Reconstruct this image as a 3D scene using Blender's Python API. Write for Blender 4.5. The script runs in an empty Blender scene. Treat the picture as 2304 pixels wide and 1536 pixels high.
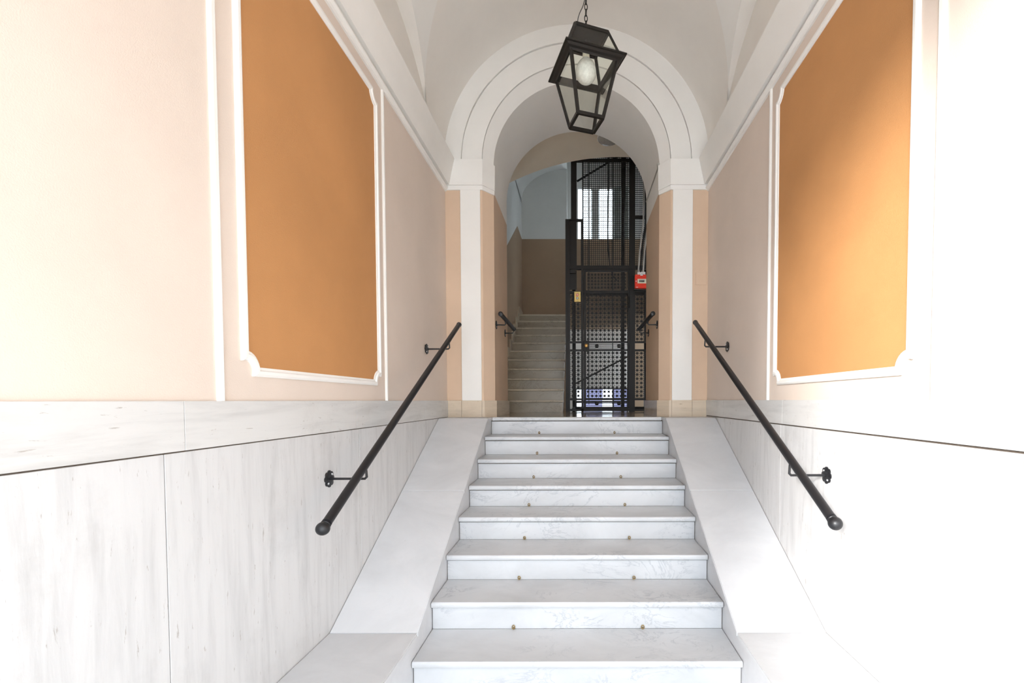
import bpy, bmesh, math, random
from mathutils import Vector, Matrix
random.seed(7)
S = bpy.context.scene
COL = S.collection
PI = math.pi

# ------------------------------------------------------------------ camera
# eye at the world origin, looking along +Y down the corridor
F_PX = 1024.0
PITCH = math.radians(1.8)            # slightly down
ROLL = math.radians(0.1)
PPX, PPY = 1298.0, 900.4 + F_PX * math.tan(PITCH)
cam_d = bpy.data.cameras.new('camera')
cam = bpy.data.objects.new('camera', cam_d)
COL.objects.link(cam)
cam_d.sensor_fit = 'HORIZONTAL'
cam_d.sensor_width = 36.0
cam_d.lens = F_PX / 2304.0 * 36.0
cam_d.shift_x = (1152.0 - PPX) / 2304.0
cam_d.shift_y = (PPY - 768.0) / 2304.0
cam_d.clip_start = 0.02
cam.matrix_world = Matrix.Rotation(PI / 2 - PITCH, 4, 'X') @ Matrix.Rotation(-ROLL, 4, 'Z')
S.camera = cam

# ------------------------------------------------------------------ sky, sun, exposure
world = bpy.data.worlds.new('world')
S.world = world
world.use_nodes = True
wbg = world.node_tree.nodes['Background']
wbg.inputs['Color'].default_value = (0.83, 0.915, 1.0, 1)
wbg.inputs['Strength'].default_value = 2.35

sun_d = bpy.data.lights.new('sun', 'SUN')
sun_d.energy = 3.3
sun_d.angle = math.radians(11)
sun_d.color = (1.0, 0.98, 0.955)
sun = bpy.data.objects.new('sun', sun_d)
COL.objects.link(sun)
SUN_DIR = Vector((1.0, 1.45, -0.49))
sun.rotation_euler = SUN_DIR.to_track_quat('-Z', 'Y').to_euler()
sun.location = (-6, -9, 5)

S.view_settings.view_transform = 'Standard'
S.view_settings.look = 'None'
S.view_settings.gamma = 1.0
S.view_settings.use_curve_mapping = False
S.view_settings.exposure = 1.38
S.cycles.max_bounces = 9
S.cycles.diffuse_bounces = 4
S.cycles.glossy_bounces = 3
S.cycles.use_adaptive_sampling = True
S.cycles.adaptive_threshold = 0.1
S.cycles.adaptive_min_samples = 16
S.cycles.transparent_max_bounces = 24
S.cycles.sample_clamp_indirect = 8.0
S.cycles.use_denoising = True

# ------------------------------------------------------------------ materials
def new_mat(name):
    m = bpy.data.materials.new(name)
    m.use_nodes = True
    nt = m.node_tree
    b = nt.nodes['Principled BSDF']
    return m, nt, b

def N(nt, kind, **kw):
    n = nt.nodes.new(kind)
    for k, v in kw.items():
        setattr(n, k, v)
    return n

def pos(nt, scale=(1, 1, 1), rot=(0, 0, 0)):
    g = N(nt, 'ShaderNodeNewGeometry')
    mp = N(nt, 'ShaderNodeMapping')
    mp.inputs['Scale'].default_value = scale
    mp.inputs['Rotation'].default_value = rot
    nt.links.new(g.outputs['Position'], mp.inputs['Vector'])
    return mp.outputs['Vector']

def noise(nt, vec, scale, detail=4, rough=0.55, dist=0.0):
    n = N(nt, 'ShaderNodeTexNoise')
    n.inputs['Scale'].default_value = scale
    n.inputs['Detail'].default_value = detail
    n.inputs['Roughness'].default_value = rough
    n.inputs['Distortion'].default_value = dist
    nt.links.new(vec, n.inputs['Vector'])
    return n.outputs['Fac']

def ramp(nt, fac, stops):
    r = N(nt, 'ShaderNodeValToRGB')
    e = r.color_ramp.elements
    while len(e) < len(stops):
        e.new(0.5)
    for el, (p, c) in zip(e, stops):
        el.position = p
        el.color = (*c, 1) if len(c) == 3 else c
    nt.links.new(fac, r.inputs['Fac'])
    return r.outputs['Color']

def mix(nt, a, b, fac, mode='MIX'):
    m = N(nt, 'ShaderNodeMix', data_type='RGBA', blend_type=mode)
    for sock, v in ((m.inputs[0], fac), (m.inputs[6], a), (m.inputs[7], b)):
        if hasattr(v, 'is_output'):
            nt.links.new(v, sock)
        elif isinstance(v, (int, float)):
            sock.default_value = v
        else:
            sock.default_value = (*v, 1)
    return m.outputs[2]

def bump(nt, b, height, strength, distance=0.01):
    n = N(nt, 'ShaderNodeBump')
    n.inputs['Strength'].default_value = strength
    n.inputs['Distance'].default_value = distance
    nt.links.new(height, n.inputs['Height'])
    nt.links.new(n.outputs['Normal'], b.inputs['Normal'])

def plaster(name, col, var=0.06, rough=0.85, bstr=0.25, bscale=260):
    m, nt, b = new_mat(name)
    f = noise(nt, pos(nt), 1.7, 5, 0.6)
    lo = tuple(c * (1 - var) for c in col)
    hi = tuple(min(1, c * (1 + var)) for c in col)
    nt.links.new(ramp(nt, f, [(0.3, lo), (0.7, hi)]), b.inputs['Base Color'])
    b.inputs['Roughness'].default_value = rough
    b.inputs['Specular IOR Level'].default_value = 0.3
    bump(nt, b, noise(nt, pos(nt), bscale, 3, 0.6), bstr, 0.003)
    return m

def marble(name, base, vein, scale=2.2, rough=0.28, veins=0.75):
    m, nt, b = new_mat(name)
    v = pos(nt, (1, 1.6, 1.6), (0.3, 0.2, 0.5))
    cloud = noise(nt, v, scale, 6, 0.62, 0.6)
    base_c = ramp(nt, cloud, [(0.30, tuple(c * 0.86 for c in base)), (0.62, base)])
    w = noise(nt, v, scale * 1.5, 8, 0.66, 1.4)
    # thin veins where the noise crosses its middle value
    sub = N(nt, 'ShaderNodeMath', operation='SUBTRACT'); sub.inputs[1].default_value = 0.5
    nt.links.new(w, sub.inputs[0])
    ab = N(nt, 'ShaderNodeMath', operation='ABSOLUTE'); nt.links.new(sub.outputs[0], ab.inputs[0])
    vm = ramp(nt, ab.outputs[0], [(0.0, (1, 1, 1)), (0.022, (0, 0, 0))])
    gate = ramp(nt, noise(nt, v, scale * 0.9, 2), [(0.44, (0, 0, 0)), (0.58, (1, 1, 1))])
    mul = N(nt, 'ShaderNodeMath', operation='MULTIPLY'); nt.links.new(vm, mul.inputs[0]); nt.links.new(gate, mul.inputs[1])
    mu2 = N(nt, 'ShaderNodeMath', operation='MULTIPLY'); nt.links.new(mul.outputs[0], mu2.inputs[0]); mu2.inputs[1].default_value = veins
    c = mix(nt, base_c, vein, mu2.outputs[0])
    # scattered specks and scuffs
    sp = ramp(nt, noise(nt, pos(nt), 38, 4, 0.7), [(0.70, (0, 0, 0)), (0.78, (1, 1, 1))])
    ms = N(nt, 'ShaderNodeMath', operation='MULTIPLY'); nt.links.new(sp, ms.inputs[0]); ms.inputs[1].default_value = 0.35
    c = mix(nt, c, tuple(k * 0.6 for k in base), ms.outputs[0])
    nt.links.new(c, b.inputs['Base Color'])
    nt.links.new(ramp(nt, cloud, [(0.3, (rough + 0.12,) * 3), (0.7, (rough,) * 3)]), b.inputs['Roughness'])
    return m

def travertine(name, base, dark, axis='z', rough=0.45):
    m, nt, b = new_mat(name)
    sc = (9, 9, 0.9) if axis == 'z' else (0.9, 0.9, 9)
    v = pos(nt, sc)
    st = noise(nt, v, 2.2, 7, 0.62, 0.4)
    c = ramp(nt, st, [(0.28, tuple(k * 0.84 for k in base)), (0.52, base), (0.75, tuple(min(1, k * 1.04) for k in base))])
    v2 = pos(nt, (26, 26, 4.5) if axis == 'z' else (4.5, 4.5, 26))
    pit = noise(nt, v2, 2.6, 5, 0.7, 0.3)
    pm = ramp(nt, pit, [(0.635, (0, 0, 0)), (0.69, (1, 1, 1))])
    mu = N(nt, 'ShaderNodeMath', operation='MULTIPLY'); nt.links.new(pm, mu.inputs[0]); mu.inputs[1].default_value = 0.7
    c = mix(nt, c, dark, mu.outputs[0])
    st2 = ramp(nt, noise(nt, pos(nt), 3.0, 6, 0.7), [(0.55, (0, 0, 0)), (0.8, (1, 1, 1))])
    mu2 = N(nt, 'ShaderNodeMath', operation='MULTIPLY'); nt.links.new(st2, mu2.inputs[0]); mu2.inputs[1].default_value = 0.22
    c = mix(nt, c, tuple(k * 0.72 for k in dark), mu2.outputs[0])
    nt.links.new(c, b.inputs['Base Color'])
    b.inputs['Roughness'].default_value = rough
    bump(nt, b, pit, 0.12, 0.004)
    return m

def plain(name, col, rough=0.5, metal=0.0, spec=0.5, noise_rough=True):
    m, nt, b = new_mat(name)
    f = noise(nt, pos(nt), 60, 3)
    nt.links.new(ramp(nt, f, [(0.3, tuple(c * 0.88 for c in col)), (0.7, tuple(min(1, c * 1.1) for c in col))]), b.inputs['Base Color'])
    b.inputs['Roughness'].default_value = rough
    b.inputs['Metallic'].default_value = metal
    b.inputs['Specular IOR Level'].default_value = spec
    return m

M = {}
M['white'] = plaster('white_paint', (0.88, 0.86, 0.82), 0.03)
M['vault'] = plaster('vault_cream', (0.85, 0.81, 0.755), 0.03)
M['beige'] = plaster('beige_plaster', (0.745, 0.638, 0.552), 0.04)
M['pier'] = plaster('pier_beige_plaster', (0.70, 0.52, 0.375), 0.05)
M['orange'] = plaster('orange_plaster', (0.55, 0.27, 0.105), 0.07, 0.8, 0.35, 180)
M['hall_grey'] = plaster('hall_grey_paint', (0.64, 0.635, 0.605), 0.03)
M['lobby_cream'] = plaster('lobby_cream_paint', (0.78, 0.68, 0.54), 0.03)
M['hall_beige'] = plaster('hall_beige_paint', (0.34, 0.24, 0.16), 0.04)
M['trav_v'] = travertine('travertine_upright', (0.65, 0.645, 0.64), (0.33, 0.295, 0.26), 'z')
M['trav_h'] = travertine('travertine_band', (0.66, 0.652, 0.635), (0.34, 0.30, 0.26), 'y')
M['trav_base'] = travertine('travertine_base', (0.66, 0.55, 0.42), (0.36, 0.27, 0.18), 'y', 0.25)
M['marble'] = marble('white_marble', (0.64, 0.65, 0.665), (0.40, 0.42, 0.45))
M['marble_cap'] = marble('ramp_marble', (0.67, 0.675, 0.69), (0.62, 0.63, 0.64), 1.6, 0.35, 0.3)
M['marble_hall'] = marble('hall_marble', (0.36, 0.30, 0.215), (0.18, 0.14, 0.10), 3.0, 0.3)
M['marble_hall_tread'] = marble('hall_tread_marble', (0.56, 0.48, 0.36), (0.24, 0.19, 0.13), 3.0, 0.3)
M['lobby_floor'] = marble('polished_lobby_stone', (0.30, 0.235, 0.17), (0.15, 0.11, 0.08), 3.0, 0.06)
M['black'] = plain('black_iron', (0.010, 0.010, 0.012), 0.42)
M['bronze'] = plain('dark_bronze_paint', (0.012, 0.010, 0.008), 0.5, 0, 0.35)
M['cage'] = plain('cage_iron', (0.014, 0.011, 0.009), 0.5, 0, 0.3)
M['brass'] = plain('brass', (0.72, 0.42, 0.14), 0.3, 1.0)
M['brass_plate'] = plain('brass_plate', (0.75, 0.52, 0.16), 0.35, 0.3)
M['mortar'] = plain('dark_mortar', (0.13, 0.105, 0.085), 0.9, 0, 0.1)
M['eyelet'] = plain('tarnished_brass', (0.30, 0.21, 0.09), 0.4, 0.6)
M['steel'] = plain('screw_steel', (0.75, 0.75, 0.76), 0.3, 0.8)
M['red'] = plain('red_plastic', (0.80, 0.045, 0.02), 0.35)
M['paper'] = plain('white_paper', (0.82, 0.80, 0.76), 0.7)
M['ivory'] = plain('ivory_plastic', (0.75, 0.70, 0.52), 0.4)
M['ink'] = plain('dark_print', (0.03, 0.03, 0.03), 0.6)
M['globe'] = plain('opal_glass', (0.86, 0.87, 0.84), 0.12)
M['ceramic'] = plain('ceramic', (0.80, 0.75, 0.62), 0.3)
M['lamp_glass'] = plain('lamp_glass', (0.42, 0.40, 0.37), 0.25)
M['cable'] = plain('cable_black', (0.012, 0.012, 0.012), 0.5)
M['grey_cable'] = plain('cable_grey', (0.42, 0.40, 0.36), 0.5)
M['street'] = plaster('street_paving', (0.60, 0.58, 0.56), 0.1)
M['shutter'] = plain('grey_green_shutter', (0.40, 0.43, 0.42), 0.6)

def glass(name, tint, opacity):
    m, nt, b = new_mat(name)
    nt.nodes.remove(b)
    out = nt.nodes['Material Output']
    tr = N(nt, 'ShaderNodeBsdfTransparent'); tr.inputs['Color'].default_value = (*tint, 1)
    gl = N(nt, 'ShaderNodeBsdfGlossy'); gl.inputs['Roughness'].default_value = 0.03
    lw = N(nt, 'ShaderNodeLayerWeight'); lw.inputs['Blend'].default_value = 0.5
    pw = N(nt, 'ShaderNodeMath', operation='POWER'); pw.inputs[1].default_value = 4.0
    nt.links.new(lw.outputs['Facing'], pw.inputs[0])
    ad = N(nt, 'ShaderNodeMath', operation='MULTIPLY_ADD'); ad.inputs[1].default_value = 0.5; ad.inputs[2].default_value = opacity
    nt.links.new(pw.outputs[0], ad.inputs[0])
    mx = N(nt, 'ShaderNodeMixShader')
    nt.links.new(ad.outputs[0], mx.inputs[0]); nt.links.new(tr.outputs[0], mx.inputs[1]); nt.links.new(gl.outputs[0], mx.inputs[2])
    nt.links.new(mx.outputs[0], out.inputs['Surface'])
    return m
M['glass'] = glass('lantern_glass', (0.982, 0.990, 0.970), 0.02)
M['pane'] = glass('window_glass', (0.93, 0.95, 0.96), 0.0)
M['pane_blue'] = glass('bluish_glass', (0.32, 0.32, 0.40), 0.0)

# ------------------------------------------------------------------ mesh helpers
def link(name, bm, mat, parent=None, smooth=False):
    bmesh.ops.recalc_face_normals(bm, faces=bm.faces[:])
    me = bpy.data.meshes.new(name)
    bm.to_mesh(me); bm.free()
    if mat is not None:
        for mm in (mat if isinstance(mat, (list, tuple)) else [mat]):
            me.materials.append(mm)
    if smooth:
        for p in me.polygons:
            p.use_smooth = True
        if smooth == 'auto':
            me.set_sharp_from_angle(angle=math.radians(38))
    o = bpy.data.objects.new(name, me)
    COL.objects.link(o)
    if parent is not None:
        o.parent = parent
    return o

def add_box(bm, x0, x1, y0, y1, z0, z1, bev=0.0, seg=1):
    vs = [bm.verts.new(p) for p in ((x0, y0, z0), (x1, y0, z0), (x1, y1, z0), (x0, y1, z0), (x0, y0, z1), (x1, y0, z1), (x1, y1, z1), (x0, y1, z1))]
    fs = [bm.faces.new([vs[i] for i in f]) for f in ((0, 3, 2, 1), (4, 5, 6, 7), (0, 1, 5, 4), (1, 2, 6, 5), (2, 3, 7, 6), (3, 0, 4, 7))]
    if bev > 0:
        es = list({e for f in fs for e in f.edges})
        bmesh.ops.bevel(bm, geom=es, offset=bev, segments=seg, affect='EDGES', profile=0.5)

def box(name, x0, x1, y0, y1, z0, z1, mat, parent=None, bev=0.0, seg=1):
    bm = bmesh.new()
    add_box(bm, x0, x1, y0, y1, z0, z1, bev, seg)
    return link(name, bm, mat, parent)

def add_prism(bm, pts, plane, a, b):
    """extrude a polygon: plane 'xy' along z, 'yz' along x, 'xz' along y"""
    def P(p, t):
        return {'xy': (p[0], p[1], t), 'yz': (t, p[0], p[1]), 'xz': (p[0], t, p[1])}[plane]
    lo = [bm.verts.new(P(p, a)) for p in pts]
    hi = [bm.verts.new(P(p, b)) for p in pts]
    bm.faces.new(lo); bm.faces.new(hi)
    n = len(pts)
    for i in range(n):
        bm.faces.new((lo[i], lo[(i + 1) % n], hi[(i + 1) % n], hi[i]))

def prism(name, pts, plane, a, b, mat, parent=None, bev=0.0, smooth=False):
    bm = bmesh.new()
    add_prism(bm, pts, plane, a, b)
    if bev > 0:
        bmesh.ops.bevel(bm, geom=bm.edges[:], offset=bev, segments=1, affect='EDGES')
    return link(name, bm, mat, parent, smooth)

def add_tube(bm, path, r, seg=12, closed=False, caps=True):
    path = [Vector(p) for p in path]
    n = len(path)
    rings = []
    up = None
    for i in range(n):
        if closed:
            t = (path[(i + 1) % n] - path[i - 1]).normalized()
        elif i == 0:
            t = (path[1] - path[0]).normalized()
        elif i == n - 1:
            t = (path[-1] - path[-2]).normalized()
        else:
            t = ((path[i + 1] - path[i]).normalized() + (path[i] - path[i - 1]).normalized()).normalized()
        if up is None:
            up = Vector((0, 0, 1)) if abs(t.z) < 0.9 else Vector((1, 0, 0))
        s = t.cross(up).normalized()
        up = s.cross(t).normalized()
        rr = r[i] if isinstance(r, (list, tuple)) else r
        rings.append([bm.verts.new(path[i] + (s * math.cos(2 * PI * k / seg) + up * math.sin(2 * PI * k / seg)) * rr) for k in range(seg)])
    m = n if closed else n - 1
    for i in range(m):
        a, b = rings[i], rings[(i + 1) % n]
        for k in range(seg):
            bm.faces.new((a[k], a[(k + 1) % seg], b[(k + 1) % seg], b[k]))
    if caps and not closed:
        bm.faces.new(rings[0]); bm.faces.new(rings[-1])

def tube(name, path, r, mat, parent=None, seg=12, closed=False):
    bm = bmesh.new()
    add_tube(bm, path, r, seg, closed)
    return link(name, bm, mat, parent, 'auto')

def add_lathe(bm, prof, seg, mtx):
    rings = []
    for (r, z) in prof:
        if r < 1e-6:
            rings.append([bm.verts.new(mtx @ Vector((0, 0, z)))])
        else:
            rings.append([bm.verts.new(mtx @ Vector((r * math.cos(2 * PI * k / seg), r * math.sin(2 * PI * k / seg), z))) for k in range(seg)])
    for a, b in zip(rings, rings[1:]):
        for k in range(seg):
            q = [a[k % len(a)], a[(k + 1) % len(a)], b[(k + 1) % len(b)], b[k % len(b)]]
            q = list(dict.fromkeys(q))
            if len(q) > 2:
                bm.faces.new(q)

def lathe(name, prof, mtx, mat, parent=None, seg=24):
    bm = bmesh.new()
    add_lathe(bm, prof, seg, mtx)
    return link(name, bm, mat, parent, 'auto')

def axis_mtx(loc, direction):
    return Matrix.Translation(Vector(loc)) @ Vector(direction).to_track_quat('Z', 'Y').to_matrix().to_4x4()

def thing(name, label, cat, group=None):
    o = bpy.data.objects.new(name, None)
    o.empty_display_size = 0.1
    COL.objects.link(o)
    o['label'] = label; o['category'] = cat
    if group:
        o['group'] = group
    return o

def tag(o, label, cat, group=None):
    o['label'] = label; o['category'] = cat
    if group:
        o['group'] = group
    return o

def struct(o, label=None):
    o['kind'] = 'structure'
    if label:
        o['label'] = label
    return o

# ------------------------------------------------------------------ dimensions
XL, XR = -1.280, 1.285          # side walls
YB = 4.50                       # face of the arch wall
YF = -0.75                      # street wall with the portal
Z0 = -0.164                     # landing
RISE, GOING = 0.1648, 0.3103
ZFL = Z0 - 9 * RISE             # entrance floor
SPR = 2.33                      # springing of arch and vault
RV = 1.28
HALF = 0.827                    # half width of the archway
YC = 4.615                      # end of the splayed arch edge
YR = 5.46                       # rear of the archway
HL = -1.12                      # left wall of the stair hall
HR = 1.9

# ------------------------------------------------------------------ side walls
def notch_outline(y0, y1, z0, z1, n, d, k=7):
    """rounded-in corners; d > 0 offsets inwards"""
    r = n + d
    a0 = math.asin(max(-0.95, min(0.95, d / r)))
    pts = []
    for (cy, cz, base) in ((y0, z0, 0), (y1, z0, 90), (y1, z1, 180), (y0, z1, 270)):
        b = math.radians(base)
        angs = [b + (PI / 2 - a0) + (2 * a0 - PI / 2) * i / (k - 1) for i in range(k)]
        pts += [(cy + r * math.cos(a), cz + r * math.sin(a)) for a in angs]
    return pts

def side_wall(side):
    X = XL if side < 0 else XR
    nm = 'left' if side < 0 else 'right'
    inn = -side                                     # direction into the corridor
    def xb(o, t):                                   # x range from offset o to offset t into the room
        a, b = X + inn * o, X + inn * t
        return min(a, b), max(a, b)
    w = struct(box('wall_' + nm, *sorted((X, X + side * 0.25)), YF, YB, ZFL, SPR, M['beige']), 'beige plastered corridor wall with orange panel, ' + nm + ' side')
    box('lunette_wall', *sorted((X, X + side * 0.25)), YF, YB, SPR, 3.15, M['vault'], w)
    # travertine band and dado slabs
    zb = -0.16 if side < 0 else -0.148
    bj = [YF, 0.25, 1.47, 2.62, 3.80, YB] if side < 0 else [YF, 0.4, 1.62, 2.82, 3.95, YB]
    for a, b in zip(bj, bj[1:]):
        x = xb(0, 0.012)
        box('stone_band_slab', *x, a + 0.0011, b - 0.0011, zb, 0.0, M['trav_h'], w, 0.0006)
    dj = [YF, 0.14, 1.40, 2.66, 3.92, YB] if side < 0 else [YF, 0.35, 1.60, 2.85, 4.05, YB]
    for a, b in zip(dj, dj[1:]):
        x = xb(0, 0.006)
        box('stone_dado_slab', *x, a + 0.0018, b - 0.0018, ZFL, zb - (0.005 if side < 0 else 0.008), M['trav_v'], w, 0.001)
    box('joint_mortar', *xb(0, 0.002), YF, YB, ZFL, -0.01, M['mortar'], w)
    # orange field and its moulding
    y0, y1, z0, z1, n = 1.757, 2.945, 0.116, 1.935, 0.062
    bm = bmesh.new()
    add_prism(bm, notch_outline(y0, y1, z0, z1, n, 0.006), 'yz', X, X + inn * 0.002)
    f = link('panel_field', bm, M['orange'], w)
    f['label'] = 'orange plaster field'
    prof = [(-0.019, 0.0), (-0.019, 0.010), (-0.010, 0.017), (0.002, 0.017), (0.007, 0.010), (0.018, 0.007), (0.018, 0.0)]
    bm = bmesh.new()
    rings = [[bm.verts.new((X + inn * h, p[0], p[1])) for p in notch_outline(y0, y1, z0, z1, n, d)] for d, h in prof]
    m = len(rings[0])
    for ra, rb in zip(rings, rings[1:]):
        for i in range(m):
            bm.faces.new((ra[i], ra[(i + 1) % m], rb[(i + 1) % m], rb[i]))
    link('panel_molding', bm, M['white'], w)['label'] = 'white raised moulding with scooped corners'
    # upright white fillets
    for yc, wd in ((1.632, 0.030), (3.055, 0.024)):
        x = xb(0, 0.012)
        bm = bmesh.new()
        pts = [(X, yc - wd / 2), (X + inn * 0.008, yc - wd / 2), (X + inn * 0.013, yc - wd / 4), (X + inn * 0.013, yc + wd / 4), (X + inn * 0.008, yc + wd / 2), (X, yc + wd / 2)]
        add_prism(bm, pts, 'xy', 0.0, 2.05)
        link('molding_strip', bm, M['white'], w)
    # cornice
    o = lambda v: X + inn * v
    pts = [(o(0), 2.035), (o(0.012), 2.035), (o(0.017), 2.050), (o(0.030), 2.058), (o(0.030), 2.068), (o(0.014), 2.078), (o(0.014), 2.094), (o(0.046), 2.088),
           (o(0.102), SPR - 0.012), (o(0.102), SPR), (o(0.085), SPR + 0.004), (o(0.0), SPR + 0.02)]
    struct(prism('trim_' + nm, pts, 'xz', YF, YB - 0.0, M['white']), 'white cornice along the ' + nm + ' wall')
    return w

wl = side_wall(-1)
wr = side_wall(1)

# ------------------------------------------------------------------ vault
def vault():
    RISE_L, A_L, Y_L = 0.587, 1.30, 4.0
    thp = math.asin(RISE_L / RV)
    bm_c, bm_s = bmesh.new(), bmesh.new()
    cx = (XL + XR) / 2
    def yr(t):
        return Y_L + 0.005 - 0.0127 * math.degrees(t)
    def yg(t):
        s = min(1.0, RV * math.sin(t) / RISE_L)
        return Y_L - A_L * (1 - math.sqrt(max(0, 1 - s * s)))
    YM = Y_L - A_L
    ths = sorted(set([thp * i / 18 for i in range(19)] + [thp + (PI / 2 - thp) * i / 24 for i in range(25)]))
    def quad(bm, a, b, c, d):
        bm.faces.new([bm.verts.new(p) for p in (a, b, c, d)])
    for sgn in (-1, 1):
        def pt(t, y):
            return (cx + sgn * (RV + 0.003) * math.cos(t), y, SPR + RV * math.sin(t))
        for t0, t1 in zip(ths, ths[1:]):
            far = [(YB, yr), ]
            quad(bm_c, pt(t0, YB + 0.02), pt(t1, YB + 0.02), pt(t1, yr(t1)), pt(t0, yr(t0)))
            quad(bm_s, pt(t0, yr(t0)), pt(t1, yr(t1)), pt(t1, yg(t1)), pt(t0, yg(t0)))
            m = lambda y: 2 * YM - y
            quad(bm_s, pt(t0, m(yr(t0))), pt(t1, m(yr(t1))), pt(t1, m(yg(t1))), pt(t0, m(yg(t0))))
            quad(bm_c, pt(t0, m(yr(t0))), pt(t1, m(yr(t1))), pt(t1, YF), pt(t0, YF))
            if t1 <= thp + 1e-6:
                wx = (XL - 0.01) if sgn < 0 else (XR + 0.01)
                for g in (lambda t: yg(t), lambda t: 2 * YM - yg(t)):
                    a, b = pt(t0, g(t0)), pt(t1, g(t1))
                    quad(bm_c, a, b, (wx, b[1], b[2]), (wx, a[1], a[2]))
    for bm in (bm_c, bm_s):
        bmesh.ops.remove_doubles(bm, verts=bm.verts[:], dist=0.0004)
        bad = [f for f in bm.faces if f.calc_area() < 1e-8]
        bmesh.ops.delete(bm, geom=bad, context='FACES')
    c = struct(link('ceiling', bm_c, M['vault'], None, 'auto'), 'cream barrel vault with side lunettes over the corridor')
    s = link('vault_rib', bm_s, M['white'], c, 'auto')
    s['label'] = 'white tapering band between the vault fields'
vault()

# ------------------------------------------------------------------ street wall with portal (behind the viewer), ground outside
PORT_Z = 2.12
wf = struct(box('wall_front', -2.2, 2.2, YF - 0.35, YF, PORT_Z, 4.2, M['beige']), 'street wall above the entrance portal')
box('portal_jamb', -2.2, XL + 0.02, YF - 0.35, YF, ZFL, PORT_Z, M['beige'], wf)
box('portal_jamb', XR - 0.02, 2.2, YF - 0.35, YF, ZFL, PORT_Z, M['beige'], wf)
struct(box('ground', -14, 14, -16, YF, ZFL - 0.3, ZFL - 0.02, M['street']), 'pale street paving outside the portal')
struct(box('floor', XL, XR, YF, 4.45, ZFL - 0.2, ZFL, M['marble']), 'white marble entrance floor')

# ------------------------------------------------------------------ arch wall
def arch_wall():
    wb = bmesh.new()
    for s in (-1, 1):
        xo = XL - 0.25 if s < 0 else XR + 0.25
        pts = [(xo, YB), (s * 0.918, YB), (s * HALF, YC), (s * HALF, YR), (xo, YR)]
        add_prism(wb, pts, 'xy', Z0 - 0.3, 2.075)
    w = struct(link('wall_back', wb, M['pier']), 'beige arch wall at the head of the stairs')
    # white upper part with the round arch
    bm = bmesh.new()
    K = 48
    def loop(r, y):
        return [bm.verts.new((r * math.cos(PI * i / K), y, SPR + r * math.sin(PI * i / K))) for i in range(K + 1)]
    def bridge(a, b):
        for i in range(K):
            bm.faces.new((a[i], a[i + 1], b[i + 1], b[i]))
    rings = [loop(1.60, YB - 0.014), loop(1.120, YB - 0.014), loop(1.120, YB + 0.012), loop(1.114, YB + 0.012), loop(1.114, YB), loop(0.920, YB), loop(0.920, YB + 0.022), loop(0.914, YB + 0.022), loop(0.914, YB + 0.008), loop(HALF, YC), loop(HALF, YR), loop(2.2, YR)]
    for a, b in zip(rings, rings[1:]):
        bridge(a, b)
    top = link('arch_head', bm, M['white'], w, 'auto')
    bm = bmesh.new()
    for s in (-1, 1):
        xo = XL - 0.25 if s < 0 else XR + 0.25
        pts = [(xo, YB), (s * 0.918, YB), (s * HALF, YC), (s * HALF, YR), (xo, YR)]
        add_prism(bm, pts, 'xy', 2.075, SPR)
    link('arch_springer', bm, M['white'], w)
    for s in (-1, 1):
        # impost block wrapping pilaster and splayed edge
        q = 0.032
        pts = [(s * 1.30, YB), (s * 1.228, YB - q), (s * 0.912, YB - q), (s * (HALF - 0.012), YC - 0.018), (s * (HALF - 0.004), YC + 0.004), (s * 0.918, YB + 0.004)]
        top = [(s * 1.30, YB), (s * 1.180, YB - q - 0.012), (s * 0.905, YB - q - 0.012), (s * (HALF - 0.018), YC - 0.026), (s * (HALF - 0.004), YC + 0.004), (s * 0.918, YB + 0.004)]
        b2 = bmesh.new()
        lo = [b2.verts.new((*p, 2.085)) for p in pts]
        hi = [b2.verts.new((*p, SPR - 0.006)) for p in top]
        b2.faces.new(lo); b2.faces.new(hi)
        for i in range(6):
            b2.faces.new((lo[i], lo[(i + 1) % 6], hi[(i + 1) % 6], hi[i]))
        link('impost_block', b2, M['white'], w)
        pts = [(s * 1.29, YB), (s * 1.245, YB - 0.016), (s * 0.914, YB - 0.016), (s * (HALF - 0.008), YC - 0.010), (s * (HALF - 0.002), YC + 0.003), (s * 0.918, YB + 0.003)]
        prism('impost_fillet', pts, 'xy', 2.045, 2.085, M['white'], w)
        # white pilaster strip
        a, b = sorted((s * 1.132, s * 0.938))
        box('pilaster_strip', a, b, YB - 0.012, YB, 0.0, 2.085, M['white'], w, 0.002)
        # travertine base stones
        for a, b in ((1.278, 1.136), (1.134, 0.936)):
            a, b = sorted((s * a, s * b))
            box('base_stone', a, b, YB - 0.018, YB, Z0, 0.0, M['trav_base'], w, 0.0015)
        pts = [(s * 0.934, YB), (s * 0.934, YB - 0.018), (s * 0.908, YB - 0.018), (s * (HALF - 0.016), YC - 0.008), (s * (HALF - 0.002), YC)]
        prism('base_stone', pts, 'xy', Z0, 0.0, M['trav_base'], w)
        a, b = sorted((s * (HALF - 0.016), s * HALF))
        box('base_stone', a, b, YC - 0.004, YR + 0.016, Z0, 0.0, M['trav_base'], w, 0.0015)
    # small painted access cover on the right pier
    bm = bmesh.new()
    add_box(bm, 1.165, 1.272, YB - 0.006, YB, 1.128, 1.248, 0.002)
    link('access_cover', bm, M['pier'], w)['label'] = 'painted square access cover'
    return w
wback = arch_wall()

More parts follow.
